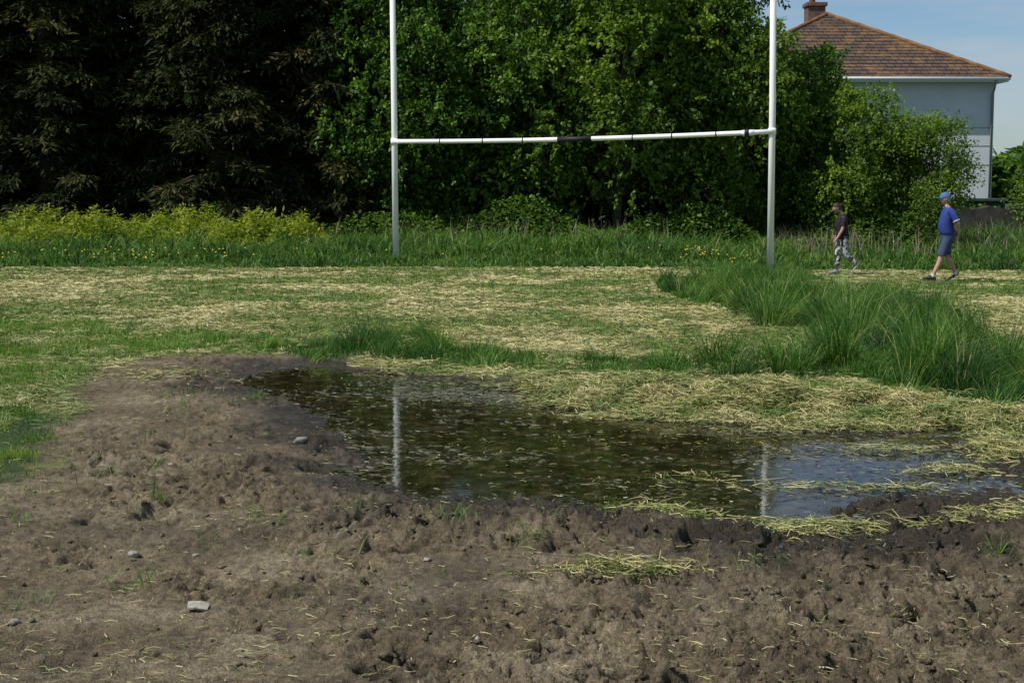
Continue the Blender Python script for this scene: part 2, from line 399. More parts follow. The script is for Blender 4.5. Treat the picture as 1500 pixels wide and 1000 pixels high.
# ---- fresh green grass
parts = []
def grass_patch(poly, n, bb, Lr, Wm, rndmu, dens=1.0, warp=.25, hfun=None, lean=(.25, .25), tuss=0.0):
    x = rng.uniform(bb[0], bb[1], n); y = rng.uniform(bb[2], bb[3], n)
    wx = x + warp * perlin(x * 1.4, y * 1.4, 71) + .1 * perlin(x * 5, y * 5, 73); wy = y + warp * 1.6 * perlin(x * 1.2, y * 1.2, 72)
    sd = poly_sd(wx, wy, poly)
    kk = (rng.random(n) < sstep(.05, -.25, sd) * dens * (.35 + .9 * sstep(-.35, .25, perlin(x * 2.4, y * 2.4, 77)))) & (puddle_sd(x, y) > .04)
    x, y, sd = x[kk], y[kk], sd[kk]; m_ = len(x)
    hs = np.clip(.58 + .9 * perlin(x * 1.7, y * 1.7, 76) + .55 * perlin(x * 5, y * 5, 78), .22, 1.6) * sstep(.15, -.35, sd) ** .4
    az = perlin(x * .8, y * .8, 79) * 5 + rng.normal(0, 1.0, m_)
    ln = np.abs(rng.normal(lean[0], lean[1], m_)); tc_ = np.zeros(m_)
    if tuss:
        sc = 1.9; X0 = np.floor(x * sc).astype(np.int64); Y0 = np.floor(y * sc).astype(np.int64)
        cx_ = (X0 + .2 + .6 * hash2(X0, Y0, 5)) / sc; cy_ = (Y0 + .2 + .6 * hash2(X0, Y0, 6)) / sc
        in_t = rng.random(m_) < tuss; hgt = .38 + 1.15 * hash2(X0, Y0, 8)
        dx, dy = x - cx_, y - cy_; rr_ = np.hypot(dx, dy) + 1e-6
        x = np.where(in_t, cx_ + dx * .58, x); y = np.where(in_t, cy_ + dy * .58, y)
        hs = np.where(in_t, hs * hgt * 1.15, hs * .5)
        az = np.where(in_t, np.arctan2(dy, dx) + rng.normal(0, .7, m_), az)
        ln = np.where(in_t, ln * .7 + rr_ * 1.5, ln)
        tc_ = np.where(in_t, .6 * (hash2(X0, Y0, 12) - .5), -.15)
    z = ground_z(x, y, False)[0] - .01
    if hfun is not None: hs = hs * hfun(x, y)
    L = rng.uniform(Lr[0], Lr[1], m_) * hs + .03
    W = np.maximum(Wm, y * .00036) * rng.uniform(.6, 1.4, m_)
    cu = np.abs(rng.normal(.7, .55, m_))
    rn = np.clip(rng.normal(rndmu, .22, m_) + .3 * perlin(x * 1.1, y * 1.1, 80) + tc_, 0, .93)
    dead = rng.random(m_) < .045; rn[dead] = 1.0
    parts.append(blades(np.stack([x, y, z], -1), L, W, az, ln, cu, rn))
grass_patch(G_MOUND, 360000, (0, 7, 9.5, 26), (.26, .58), .006, .45, 1.4, tuss=.7,
            hfun=lambda x, y: np.where(y < 13.9, .64 + .34 * sstep(2.2, 3.4, x), 1.05) * (1 - .25 * sstep(17, 21, y)))
grass_patch(G_STRIP, 70000, (-2.8, .6, 12.5, 16.2), (.16, .30), .005, .50, 1.3, warp=.15, tuss=.5)
grass_patch([(-3.15, 14.7), (-2.4, 14.7), (-2.3, 15.4), (-3.0, 15.5)], 9000, (-3.5, -2, 14.3, 16), (.10, .18), .005, .5)
grass_patch(G_LEFT, 90000, (-9, -2.3, 6.4, 11.3), (.07, .17), .004, .68, .9, tuss=.5)
grass_patch(G_LEFT2, 150000, (-12, -2.4, 11.2, 18.3), (.05, .13), .005, .68, .7)
x, y = samp(125000, 10.5, 29)
mk = mud_mask(x, y)
gk = sstep(.45, .8, mix_green(x, y)) * .85 + .12
kk = (rng.random(len(x)) < gk) & (mk < .25) & (puddle_sd(x, y) > .05); x, y = x[kk], y[kk]; n = len(x)
z = ground_z(x, y, False)[0]
parts.append(blades(np.stack([x, y, z], -1), rng.uniform(.03, .10, n), np.maximum(.005, y * .0004) * rng.uniform(.6, 1.4, n),
    rng.uniform(0, 6.28, n), np.abs(rng.normal(.4, .3, n)), np.abs(rng.normal(.4, .3, n)), np.clip(rng.normal(.65, .2, n), 0, .95)))
for (tx, ty) in [(-2.25,9.3),(-2.0,8.2),(-1.75,7.3),(-2.3,6.9),(-1.2,7.0),(-.75,7.3),(-.35,7.1),(-.25,6.9),(.1,6.6),(-1.9,11.0),(-2.5,11.2),(-2.3,11.3),(-2.6,8.0),(-2.45,7.7),
                 (1.05,6.1),(1.35,5.6),(1.1,5.3),(2.2,5.9),(-1.5,5.9),(-.55,5.8),(2.0,5.1),(-1.9,5.6),(-1.35,6.6),(-2.7,12.6),(.5,7.3),(1.35,7.0),(.45,6.0),(2.8,9.3),(2.1,6.3),
                 (-2.4,8.5),(-2.2,8.0),(-1.6,8.3),(-2.1,10.2),(-2.4,10.6),(-.9,6.3),(.2,7.1),(-2.5,7.2)]:
    n = int(rng.integers(10, 40)); sg = rng.uniform(.03, .12)
    x = tx + rng.normal(0, sg, n); y = ty + rng.normal(0, sg, n); z = ground_z(x, y)[0]
    parts.append(blades(np.stack([x, y, z], -1), rng.uniform(.04, .13, n), rng.uniform(.003, .006, n), rng.uniform(0, 6.28, n),
        np.abs(rng.normal(.7, .4, n)), np.abs(rng.normal(.6, .3, n)), np.clip(rng.normal(.65, .2, n), 0, 1)))
V, F_, A = merge(parts)
add_obj('green_grass', fast_mesh('green_grass', V, F_, [M_grass], A))

# ---- meadow weeds strip beneath the trees
parts = []
n = 180000; y = rng.uniform(28.2, 46, n); x = rng.uniform(-1, 1, n) * (.40 * y + 3)
edge = np.where(x < 6.0, 28.6 + .35 * perlin(x * .7, y * .7, 74), 32.8 + .5 * perlin(x, y, 75))
kk = (y > edge); x, y = x[kk], y[kk]; n = len(x); ed = edge[kk]
z = ground_z(x, y, False)[0]
hs = np.clip(.85 + .7 * perlin(x * .6, y * .6, 85) + .5 * perlin(x * 2, y * 2, 86), .25, 1.9) * (.32 + .88 * sstep(0, 3.5, y - ed)) * (1 + .35 * (x > 6))
rn = np.clip(rng.normal(.5, .2, n) + .3 * perlin(x * .5, y * .5, 87) + .2 * perlin(x * 2, y * 2, 88), 0, .92); rn[rng.random(n) < .02] = 1
parts.append(blades(np.stack([x, y, z], -1), rng.uniform(.2, .55, n) * hs, rng.uniform(.014, .045, n), rng.uniform(0, 6.28, n), np.abs(rng.normal(.45, .3, n)), np.abs(rng.normal(.8, .4, n)), rn))
n = 600; x = rng.normal(-2.28, .18, n); y = rng.normal(29.3, .12, n); z = ground_z(x, y, False)[0]
parts.append(blades(np.stack([x, y, z], -1), rng.uniform(.12, .3, n), rng.uniform(.012, .02, n), rng.uniform(0, 6.28, n), np.abs(rng.normal(.3, .2, n)), np.abs(rng.normal(.5, .3, n)), np.clip(rng.normal(.5, .15, n), 0, .9)))
n = 1800; x = rng.normal(4.3, .38, n); y = rng.normal(26.4, .4, n); z = ground_z(x, y, False)[0]
parts.append(blades(np.stack([x, y, z], -1), rng.uniform(.15, .36, n), rng.uniform(.010, .018, n), rng.uniform(0, 6.28, n), np.abs(rng.normal(.3, .2, n)), np.abs(rng.normal(.5, .3, n)), np.clip(rng.normal(.5, .15, n), 0, .9)))
V, F_, A = merge(parts)
add_obj('meadow_weeds', fast_mesh('meadow_weeds', V, F_, [M_weed], A))

M_dry = blade_mat('dry_stalks', [(0, (.16, .12, .08)), (1, (.42, .35, .26))], .7, .1, 1)
n = 1900; x = np.concatenate([rng.normal(0, 3.2, 500), rng.uniform(7, 19, 1100), rng.normal(8.5, .8, 300)]); y = rng.uniform(35, 43, n); x = x * y / 40
z = ground_z(x, y, False)[0]
V, F_, A = blades(np.stack([x, y, z], -1), rng.uniform(.5, 1.0, n), rng.uniform(.008, .018, n), rng.uniform(0, 6.28, n), np.abs(rng.normal(.1, .12, n)), np.abs(rng.normal(.2, .2, n)), rng.random(n))
add_obj('dry_reeds', fast_mesh('dry_reeds', V, F_, [M_dry], A))

# ------------------------------------------------------------------ leaf clouds
def leaf_quads(c, axis, L, W, upbias=.6):
    n = len(c)
    a = norm(axis); r = rng.normal(0, 1, (n, 3)); r[:, 2] += upbias * 2
    s = norm(np.cross(a, r)); L = L[:, None]; W = W[:, None]
    V = np.stack([c, c + a * L * .45 + s * W * .5, c + a * L, c + a * L * .45 - s * W * .5], 1).reshape(-1, 3)
    F = np.arange(n * 4).reshape(-1, 4)
    return V, F

def tube(path, rad, sides=7):
    path = np.asarray(path, float); n = len(path); V = []
    for i in range(n):
        t = path[min(i + 1, n - 1)] - path[max(i - 1, 0)]; t = t / (np.linalg.norm(t) + 1e-9)
        ref = np.array([0, 1.0, 0]) if abs(t[1]) < .9 else np.array([1.0, 0, 0])
        u = np.cross(t, ref); u /= np.linalg.norm(u); v = np.cross(t, u)
        for k in range(sides):
            an = 2 * math.pi * k / sides
            V.append(path[i] + rad[i] * (math.cos(an) * u + math.sin(an) * v))
    F = []
    for i in range(n - 1):
        for k in range(sides):
            F.append([i * sides + k, i * sides + (k + 1) % sides, (i + 1) * sides + (k + 1) % sides, (i + 1) * sides + k])
    return np.array(V), np.array(F)

def combine(pieces, mats, name):
    Vs, Fs, As, Ms, o = [], [], [], [], 0
    for V, F_, A, mi in pieces:
        Vs.append(V); Fs.append(F_ + o); As.append(A); Ms.append(np.full(len(F_), mi)); o += len(V)
    return fast_mesh(name, np.concatenate(Vs), np.concatenate(Fs), mats, np.concatenate(As), np.concatenate(Ms))

def broadleaf(name, H, Rr, lobes, sprays, leaves, mat, low=.08, leaf=.12, lobe_r=(.45, .95), trunk_r=.14, multi=1):
    pieces = []
    u = norm(rng.normal(0, 1, (lobes, 3))); rr = rng.random(lobes) ** .35
    zc = low * H + (1 - low) * H * .5
    C = np.stack([u[:, 0] * rr * Rr * .88, u[:, 1] * rr * Rr * .88, zc + u[:, 2] * rr * (1 - low) * H * .46], -1)
    lr = rng.uniform(*lobe_r, lobes) * (1 - .25 * (C[:, 2] / H))
    for s in range(multi):
        off = np.array([rng.normal(0, .12), rng.normal(0, .12), 0]) if multi > 1 else np.zeros(3)
        top = np.array([rng.normal(0, .25), rng.normal(0, .25), H * .8])
        pth = [off + np.array([0, 0, -.15]), off * 2 + top * .25, off * 3 + top * .55 + rng.normal(0, .1, 3), top + off * 4]
        V, F_ = tube(pth, [trunk_r, trunk_r * .75, trunk_r * .5, trunk_r * .12]); pieces.append((V, F_, np.full((len(V), 3), .5), 1))
    for i in range(lobes):
        h0 = min(C[i, 2] * .6, H * .7); p0 = np.array([0, 0, max(.3, h0)])
        mid = (p0 + C[i]) / 2 + rng.normal(0, .12, 3)
        V, F_ = tube([p0, mid, C[i]], [trunk_r * .35, trunk_r * .22, .012], 5); pieces.append((V, F_, np.full((len(V), 3), .5), 1))
    N = lobes * sprays
    li = np.repeat(np.arange(lobes), sprays)
    out = norm(C - np.array([0, 0, zc]) + 1e-6)[li]
    d = norm(rng.normal(0, 1, (N, 3)) + out * .5 + np.array([0, 0, .4]))
    P = C[li] + d * lr[li][:, None] * rng.uniform(.6, 1.2, (N, 1)) * np.array([1, 1, .72])
    ax = norm(d + rng.normal(0, .5, (N, 3)) + np.array([0, 0, -.1]))
    srnd = rng.normal(0, .15, N) + rng.normal(0, .14, lobes)[li]
    si = np.repeat(np.arange(N), leaves); M_ = len(si)
    t = rng.random(M_) * .42
    c = P[si] + ax[si] * t[:, None] + rng.normal(0, .045, (M_, 3))
    c[:, 2] -= t * t * .5
    c[:, 2] = np.maximum(c[:, 2], .05)
    la = ax[si] * .7 + rng.normal(0, .6, (M_, 3)) + np.array([0, 0, -.25])
    V, F_ = leaf_quads(c, la, leaf * rng.uniform(.7, 1.3, M_), leaf * .75 * rng.uniform(.7, 1.3, M_), .9)
    rn = np.clip(.5 + srnd[si] + rng.normal(0, .15, M_), 0, 1)
    A = np.repeat(np.stack([rn, rn, rn], -1), 4, 0)
    pieces.append((V, F_, A, 0))
    return combine(pieces, [mat, M_bark], name)

def conifer(name, H, Rr, trunk_r=.3, nb=250):
    pieces = []
    V, F_ = tube([(0, 0, -.2), (0, 0, H * .3), (.05, 0, H * .7), (0, 0, H)], [trunk_r, trunk_r * .8, trunk_r * .4, .03], 9)
    pieces.append((V, F_, np.full((len(V), 3), .3), 1))
    P, AX, SR = [], [], []
    for i in range(nb):
        z = .3 + (H - .5) * (i / nb) ** 1.05; az = i * 2.399 + rng.normal(0, .25)
        Lb = Rr * max(.06, (1 - z / H)) ** .5 * rng.uniform(.6, 1.15)
        dr = np.array([math.cos(az), math.sin(az), 0]); dz = rng.uniform(-.15, .25)
        a0 = np.array([0, 0, z]); a1 = a0 + dr * Lb * .55 + np.array([0, 0, dz * Lb * .5]); a2 = a0 + dr * Lb + np.array([0, 0, dz * Lb * .5 - .12 * Lb])
        V, F_ = tube([a0, a1, a2], [.05, .03, .008], 4); pieces.append((V, F_, np.full((len(V), 3), .3), 1))
        k = int(20 + 15 * Lb)
        t = rng.uniform(.3, 1, k); base = a0[None] * (1 - t)[:, None] ** 2 + 2 * ((1 - t) * t)[:, None] * a1[None] + (t ** 2)[:, None] * a2[None]
        side = np.array([-dr[1], dr[0], 0]); sg = rng.choice([-1, 1], k)[:, None]
        P.append(base + rng.normal(0, .05, (k, 3)) * np.array([1, 1, .6]))
        AX.append(norm(dr * .7 + side * sg * rng.uniform(.2, 1, (k, 1)) + np.array([0, 0, -.2]) + rng.normal(0, .15, (k, 3))))
        SR.append(np.full(k, rng.normal(0, .2)))
    P = np.concatenate(P); AX = np.concatenate(AX); SR = np.concatenate(SR); N = len(P)
    lv = 8; si = np.repeat(np.arange(N), lv); M_ = len(si)
    t = rng.random(M_) * .55
    c = P[si] + AX[si] * t[:, None] + rng.normal(0, .03, (M_, 3)) * np.array([1, 1, .5]); c[:, 2] -= t * t * .35
    la = AX[si] + rng.normal(0, .4, (M_, 3)) + np.array([0, 0, -.2])
    V, F_ = leaf_quads(c, la, rng.uniform(.12, .28, M_), rng.uniform(.035, .08, M_), 1.6)
    rn = np.clip(.5 + SR[si] + rng.normal(0, .2, M_), 0, 1)
    pieces.append((V, F_, np.repeat(np.stack([rn, rn, rn], -1), 4, 0), 0))
    return combine(pieces, [M_conif, M_bark], name)

B1 = broadleaf('broadleaf_a', 8, 2.3, 68, 38, 13, M_leaf)
B2 = broadleaf('broadleaf_b', 8, 2.3, 72, 38, 13, M_leafL)
B3 = broadleaf('broadleaf_c', 8, 2.5, 72, 38, 13, M_leaf)
B4 = broadleaf('broadleaf_d', 4.6, 1.9, 48, 42, 12, M_leafL, lobe_r=(.42, .75), leaf=.10)
BS = broadleaf('small_tree', 3.5, 1.05, 26, 42, 10, M_leafL, low=.34, leaf=.075, lobe_r=(.26, .44), trunk_r=.06, multi=4)
C1 = conifer('conifer_a', 13, 2.9); C2 = conifer('conifer_b', 12, 2.6)
def tree(nm, data, x, y, rz, s, sz=None):
    z = float(ground_z(np.array([x]), np.array([y]), False)[0][0])
    return add_obj(nm, data, None, (x, y, z - .05), (0, 0, rz), (s, s, sz or s))
for (d_, x, y, rz, s, sz) in [(B1,-3.2,39.5,.3,.9,1.05),(B3,-1.5,41,1.1,.92,.90),(B1,.2,39.8,2.2,.95,.98),(B2,2.7,39.3,.7,1.0,1.05),(B3,4.4,41,2.9,1.0,1.15),
                              (B2,5.6,39.6,4.0,.80,1.0),(B1,7.5,40.3,1.9,.76,.76),(B4,9.1,39.4,.2,.86,.94),(B4,9.9,40.8,1.2,.68,.68),(B4,8.4,41.5,3.2,.9,1.05),
                              (B3,-5.4,43,1,1,1.2),(B3,-1,44.5,4,1.1,.98),(B1,2,44.5,5,1.1,1.2),(B3,4.6,45,3,1.0,1.2),(B3,6.6,43,2.2,.75,.80)]:
    tree('broadleaf_tree', d_, x, y, rz, s, sz)
tree('hawthorn_tree', BS, 10.7, 38.2, .5, 1.0, 1.0)
for (d_, x, y, rz, s) in [(B4, 16.6, 45, .4, .8), (B4, 18.6, 44, 2.4, .95), (B4, 22, 47, 1.4, 1.0)]:
    tree('garden_tree', d_, x, y, rz, s)
for (d_, x, y, rz, s) in [(C1,-5.2,40.6,0,1),(C2,-7.6,39.6,1,1),(C1,-9.8,41,2,1.02),(C2,-12.2,39.8,3,1.05),(C1,-14.8,41,4,1),(C2,-17.5,40,5,1),
                          (C2,-6.2,44,2,1.1),(C1,-9,45,1,1.1),(C1,-12,45,5,1.1),(C2,-15,45,.5,1.1),(C1,-3.6,45.5,3.3,.85)]:
    tree('cypress_tree', d_, x, y, rz, s)

def leaf_mass(name, n, box, hf, mat, leaf, asp=.7):
    x = rng.uniform(box[0], box[1], n); y = rng.uniform(box[2], box[3], n)
    g0 = ground_z(x, y, False)[0]; h = hf(x, y); z = g0 + h * rng.random(n) ** .6
    kk = h > .05; x, y, z = x[kk], y[kk], z[kk]; n = len(x)
    ax = rng.normal(0, 1, (n, 3)); ax[:, 2] = ax[:, 2] * .4 + .15
    V, F_ = leaf_quads(np.stack([x, y, z], -1), ax, leaf * rng.uniform(.6, 1.4, n), leaf * asp * rng.uniform(.6, 1.3, n), 1.0)
    rn = np.clip(rng.normal(.5, .2, n) + .3 * perlin(x * 1.5, y * 1.5, 99), 0, 1)
    return add_obj(name, fast_mesh(name, V, F_, [mat], np.repeat(np.stack([rn] * 3, -1), 4, 0)))
leaf_mass('hedge_undergrowth', 60000, (-22, 11, 45.5, 48.5), lambda x, y: 3.2 + 1.0 * perlin(x * .5, y * .5, 3) - 1.6 * sstep(7, 11, x), M_conif, .30)
leaf_mass('bramble_bushes', 50000, (-17, 11, 36.6, 39.4), lambda x, y: np.clip(.75 + .8 * perlin(x * .55, y * .3, 5), .12, 1.3) * sstep(36.6, 37.8, y), M_leaf, .10)
leaf_mass('bracken', 70000, (-13.5, -4.0, 33.4, 37.2), lambda x, y: np.clip(.54 + .5 * perlin(x * .8, y * .8, 6) + .45 * perlin(x * 2.6, y * 2.6, 8) + .35 * perlin(x * 6, y * 6, 9), .05, 1.08) * sstep(-4.0, -5.2, x + .5 * perlin(y, x, 3)) * sstep(33.4, 34.6, y) * sstep(-13.5, -11.5, x), M_bracken, .13, .35)
leaf_mass('field_hedge', 50000, (10.2, 34, 47.5, 49.5), lambda x, y: .75 + .5 * perlin(x * .7, y * .7, 16), M_leaf, .16)
leaf_mass('distant_trees', 36000, (22, 90, 118, 128), lambda x, y: 3.6 + 1.8 * perlin(x * .12, y * .1, 17) + 1.1 * perlin(x * .5, y * .3, 18), M_leaf, .9)

# dandelions
n = 150; x = np.concatenate([rng.normal(3.9, .5, 70), rng.uniform(-11, -5, 50), rng.uniform(-11, 8, 30)]); y = np.concatenate([rng.normal(31.3, .9, 70), rng.uniform(28.8, 31, 50), rng.uniform(29, 32, 30)])
z = ground_z(x, y, False)[0] + rng.uniform(.14, .32, n)
M_yel = simple_mat('dandelion_petal', (.6, .45, .03), .6, .15)
P = np.stack([x, y, z], -1)
an = np.arange(6) / 6 * 6.283
ring = np.stack([np.cos(an), np.sin(an) * .8, np.sin(an) * .5], -1) * .016
V = (P[:, None] + ring[None]).reshape(-1, 3); F_ = np.arange(n * 6).reshape(-1, 6)
add_obj('dandelion_flowers', fast_mesh('dandelions', V, F_, [M_yel]))

# ------------------------------------------------------------------ clods and stones
bm = bmesh.new(); bmesh.ops.create_icosphere(bm, subdivisions=2, radius=1)
iv = np.array([v.co[:] for v in bm.verts]); ifc = np.array([[v.index for v in f.verts] for f in bm.faces]); bm.free()
def lumps(x, y, rad, sink=.35, flat=.65, amp=1.0):
    n = len(x); z = ground_z(x, y)[0]
    ph = rng.uniform(0, 50, (n, 1))
    d = 1 + amp * (.38 * perlin(iv[None, :, 0] * 1.6 + ph, iv[None, :, 1] * 1.6 + iv[None, :, 2] * 1.3 + ph, 21) + .3 * perlin(iv[None, :, 0] * 4 + ph, iv[None, :, 2] * 4 + iv[None, :, 1] * 3 - ph, 22))
    sc = rng.uniform(.6, 1.5, (n, 1, 3)); sc[:, :, 2] *= flat
    V = iv[None] * d[..., None] * sc * rad[:, None, None]
    a_ = rng.uniform(0, 6.28, n); c, s = np.cos(a_)[:, None], np.sin(a_)[:, None]
    Vx = V[..., 0] * c - V[..., 1] * s; Vy = V[..., 0] * s + V[..., 1] * c
    V = np.stack([Vx + x[:, None], Vy + y[:, None], V[..., 2] + (z + rad * (1 - sink) * flat * .6)[:, None]], -1)
    F_ = (ifc[None] + np.arange(n)[:, None, None] * len(iv)).reshape(-1, 3)
    return V.reshape(-1, 3), F_
n = 10000; x, y = samp(n, 4.4, 12, .5, .37)
zc_, ps, mk, rg = ground_z(x, y)
kk = (ps > .02) & (mk > .8) & (rng.random(n) < .12 + .7 * sstep(.45, 1.05, rg)); x, y, rg, ps, zc_, mk = x[kk], y[kk], rg[kk], ps[kk], zc_[kk], mk[kk]
rad = .004 + .011 * rng.random(len(x)) ** 2.5 + .009 * rng.random(len(x)) ** 4 * rg
V, F_ = lumps(x, y, rad, .9, .7, 1.6)
wv_ = np.repeat(wet_low_mask(x, y, zc_, ps, mk) * .8, len(iv))
add_obj('mud_clods', fast_mesh('mud_clods', V, F_, [M_ground], np.stack([np.ones_like(wv_), wv_, np.zeros_like(wv_)], -1), smooth=True))
M_stone = simple_mat('stone', (.26, .24, .21), .85, .35, 14, .5, 60)
for (sx, sy, sr, fl) in [(-1.31, 9.22, .040, .8), (-1.62, 6.3, .020, .7), (-1.82, 5.35, .028, .5), (-1.36, 6.33, .013, .7), (-.36, 6.25, .012, .7), (-.12, 5.1, .015, .6)]:
    V, F_ = lumps(np.array([sx]), np.array([sy]), np.array([sr]), .1, fl)
    add_obj('stone', fast_mesh('stone', V, F_, [M_stone], smooth=True))
bm = bmesh.new(); pts = [(-.055, -.03), (-.02, -.042), (.05, -.03), (.06, .02), (.015, .03), (.0, .045), (-.05, .035)]
vs = [bm.verts.new((px_ * .72, py_ * .85, .006 * math.sin(i * 2.1))) for i, (px_, py_) in enumerate(pts)]
f = bm.faces.new(vs); r_ = bmesh.ops.extrude_face_region(bm, geom=[f]); bmesh.ops.translate(bm, verts=[v for v in r_['geom'] if isinstance(v, bmesh.types.BMVert)], vec=(0, 0, .007))
bmesh.ops.recalc_face_normals(bm, faces=bm.faces)
me = bpy.data.meshes.new('flat_stone'); bm.to_mesh(me); bm.free(); me.materials.append(simple_mat('pale_slate', (.31, .29, .25), .8, .35, 30, .5, 80))
zz = float(ground_z(np.array([-1.19]), np.array([5.55]))[0][0]); add_obj('flat_stone', me, None, (-1.19, 5.55, zz + .014), (.18, .10, .2))

# ------------------------------------------------------------------ goal posts
M_white = simple_mat('white_painted_metal', (.86, .87, .84), .4, .05, 3, 0, 40, .5)
M_black = simple_mat('black_tape', (.015, .015, .018), .6)
def mesh_obj(name, V, F_, mat, parent=None, smooth=True, loc=(0, 0, 0)):
    me = bpy.data.meshes.new(name); me.from_pydata([tuple(v) for v in V], [], [tuple(int(i) for i in f) for f in F_]); me.update()
    for p in me.polygons: p.use_smooth = smooth
    me.materials.append(mat)
    return add_obj(name, me, parent, loc)
def capped_tube(path, rad, sides=16):
    V, F_ = tube(path, rad, sides); F_ = [list(f) for f in F_]; n = len(path)
    F_.append(list(range(sides))[::-1]); F_.append([(n - 1) * sides + k for k in range(sides)])
    return V, F_
goal = add_obj('goal_posts', None)
PL = np.array([-2.28, 29.5]); PR = np.array([4.60, 26.75])
V, F_ = capped_tube([(PL[0], PL[1], -.2), (PL[0] - .01, PL[1], 3), (PL[0] - .04, PL[1], 7.5)], [.060, .058, .05]); mesh_obj('left_post', V, F_, M_white, goal)
V, F_ = capped_tube([(PR[0], PR[1], -.3), (PR[0] - .01, PR[1], 3), (PR[0] - .06, PR[1], 7.5)], [.060, .058, .05]); mesh_obj('right_post', V, F_, M_white, goal)
def bar(t):
    p = PL * (1 - t) + PR * t; z = 2.40 * (1 - t) + 2.50 * t - .045 * 4 * t * (1 - t)
    return (p[0], p[1] - .07, z)
V, F_ = capped_tube([bar(t) for t in np.linspace(0, 1, 13)], [.042] * 13); mesh_obj('crossbar', V, F_, M_white, goal)
def ringbit(nm, t0, t1, r_, mat):
    V, F_ = capped_tube([bar(t0), bar((t0 + t1) / 2), bar(t1)], [r_] * 3); mesh_obj(nm, V, F_, mat, goal)
ringbit('centre_band', .455, .545, .0455, M_black)
for t in (.13, .25, .36, .65, .75, .86): ringbit('net_clip', t, t + .003, .046, M_black)
ringbit('bracket', .925, .955, .050, M_white); ringbit('bracket_bolt', .932, .942, .062, M_black)
for p, nm in ((PL, 'left_clamp'), (PR, 'right_clamp')):
    zc = bar(0)[2] if nm[0] == 'l' else bar(1)[2]
    V, F_ = capped_tube([(p[0] - .01, p[1], zc - .06), (p[0] - .01, p[1], zc + .06)], [.072, .072]); mesh_obj(nm, V, F_, M_white, goal)

# ------------------------------------------------------------------ house
house = add_obj('rendered_house', None)
def box(name, x0, x1, y0, y1, z0, z1, mat, parent, bev=0):
    bm = bmesh.new(); bmesh.ops.create_cube(bm, size=1)
    for v in bm.verts:
        v.co = Vector(((x0 + x1) / 2 + v.co.x * (x1 - x0), (y0 + y1) / 2 + v.co.y * (y1 - y0), (z0 + z1) / 2 + v.co.z * (z1 - z0)))
    if bev: bmesh.ops.bevel(bm, geom=bm.edges[:], offset=bev, segments=1, affect='EDGES')
    me = bpy.data.meshes.new(name); bm.to_mesh(me); bm.free(); me.materials.append(mat)
    return add_obj(name, me, parent)
M_wall = simple_mat('painted_render', (.58, .63, .64), .85, .07, .8, .2, 30)
M_trim = simple_mat('white_trim', (.75, .77, .77), .5, .06)
M_pipe = simple_mat('grey_pipe', (.25, .27, .28), .5, .1)
M_glass = simple_mat('window_glass', (.03, .04, .05), .08, .1, 2, 0, 40, .6)
M_joint = simple_mat('joint', (.34, .38, .39), .8, .1)
hx0, hx1, hy0, hy1, ez = 7.75, 19.05, 60, 75, 5.55
box('walls', hx0, hx1, hy0, hy1, -.5, ez, M_wall, house)
for z_ in (3.05, 3.75, 2.3):
    box('render_joint', hx0 + .02, hx1 + .012, hy0 - .012, hy0 + .05, z_, z_ + .035, M_joint, house)
box('fascia_front', hx0 - .5, hx1 + .38, hy0 - .52, hy0 - .47, ez - .02, ez + .13, M_trim, house)
box('fascia_side', hx1 + .33, hx1 + .38, hy0 - .47, hy1 + .5, ez - .02, ez + .13, M_trim, house)
box('soffit', hx0 - .5, hx1 + .33, hy0 - .47, hy1 + .5, ez + .003, ez + .03, M_trim, house)
V, F_ = capped_tube([(hx0 - .5, hy0 - .58, ez + .12), (hx1 + .42, hy0 - .58, ez + .10)], [.065, .065], 10); mesh_obj('gutter', V, F_, M_trim, house)
V, F_ = capped_tube([(hx1 - .12, hy0 - .55, ez + .05), (hx1 - .10, hy0 - .3, ez - .25), (hx1 - .10, hy0 - .09, ez - .5), (hx1 - .10, hy0 - .09, -.4)], [.05] * 4, 10); mesh_obj('downpipe', V, F_, M_pipe, house)
for wy in (63, 67, 71):
    for wz in (.7, 3.4):
        box('window_frame', hx1 - .04, hx1 + .03, wy, wy + 1.3, wz, wz + 1.2, M_trim, house); box('window_glass', hx1 + .0, hx1 + .036, wy + .08, wy + 1.22, wz + .08, wz + 1.12, M_glass, house)
m, nt, b = new_mat('roof_tiles')
tc = nt.nodes.new('ShaderNodeTexCoord')
nA = noise(nt, 1.3, 8, .75, tc.outputs['Object']); nB = noise(nt, 9, 4, .7, tc.outputs['Object'])
br = nt.nodes.new('ShaderNodeTexBrick'); br.inputs['Scale'].default_value = 1.0; br.inputs['Brick Width'].default_value = .3; br.inputs['Row Height'].default_value = .29
br.inputs['Mortar Size'].default_value = .022; br.inputs['Color1'].default_value = (.062, .040, .030, 1); br.inputs['Color2'].default_value = (.105, .064, .046, 1); br.inputs['Mortar'].default_value = (.016, .012, .010, 1)
sx_ = nt.nodes.new('ShaderNodeSeparateXYZ'); cx_ = nt.nodes.new('ShaderNodeCombineXYZ'); nt.links.new(tc.outputs['Object'], sx_.inputs[0])
mz_ = nt.nodes.new('ShaderNodeMath'); mz_.operation = 'MULTIPLY'; mz_.inputs[1].default_value = 1.7; nt.links.new(sx_.outputs[2], mz_.inputs[0])
nt.links.new(sx_.outputs[0], cx_.inputs[0]); nt.links.new(mz_.outputs[0], cx_.inputs[1]); nt.links.new(cx_.outputs[0], br.inputs['Vector'])
lich = ramp(nt, [(.50, (0, 0, 0)), (.62, (1, 1, 1))]); nt.links.new(nA.outputs['Fac'], lich.inputs[0])
lc = mixc(nt, nB.outputs['Fac'], (.34, .16, .02), (.13, .10, .05))
sep = nt.nodes.new('ShaderNodeMath'); sep.operation = 'MULTIPLY'; sep.inputs[1].default_value = .7; nt.links.new(lich.outputs[0], sep.inputs[0])
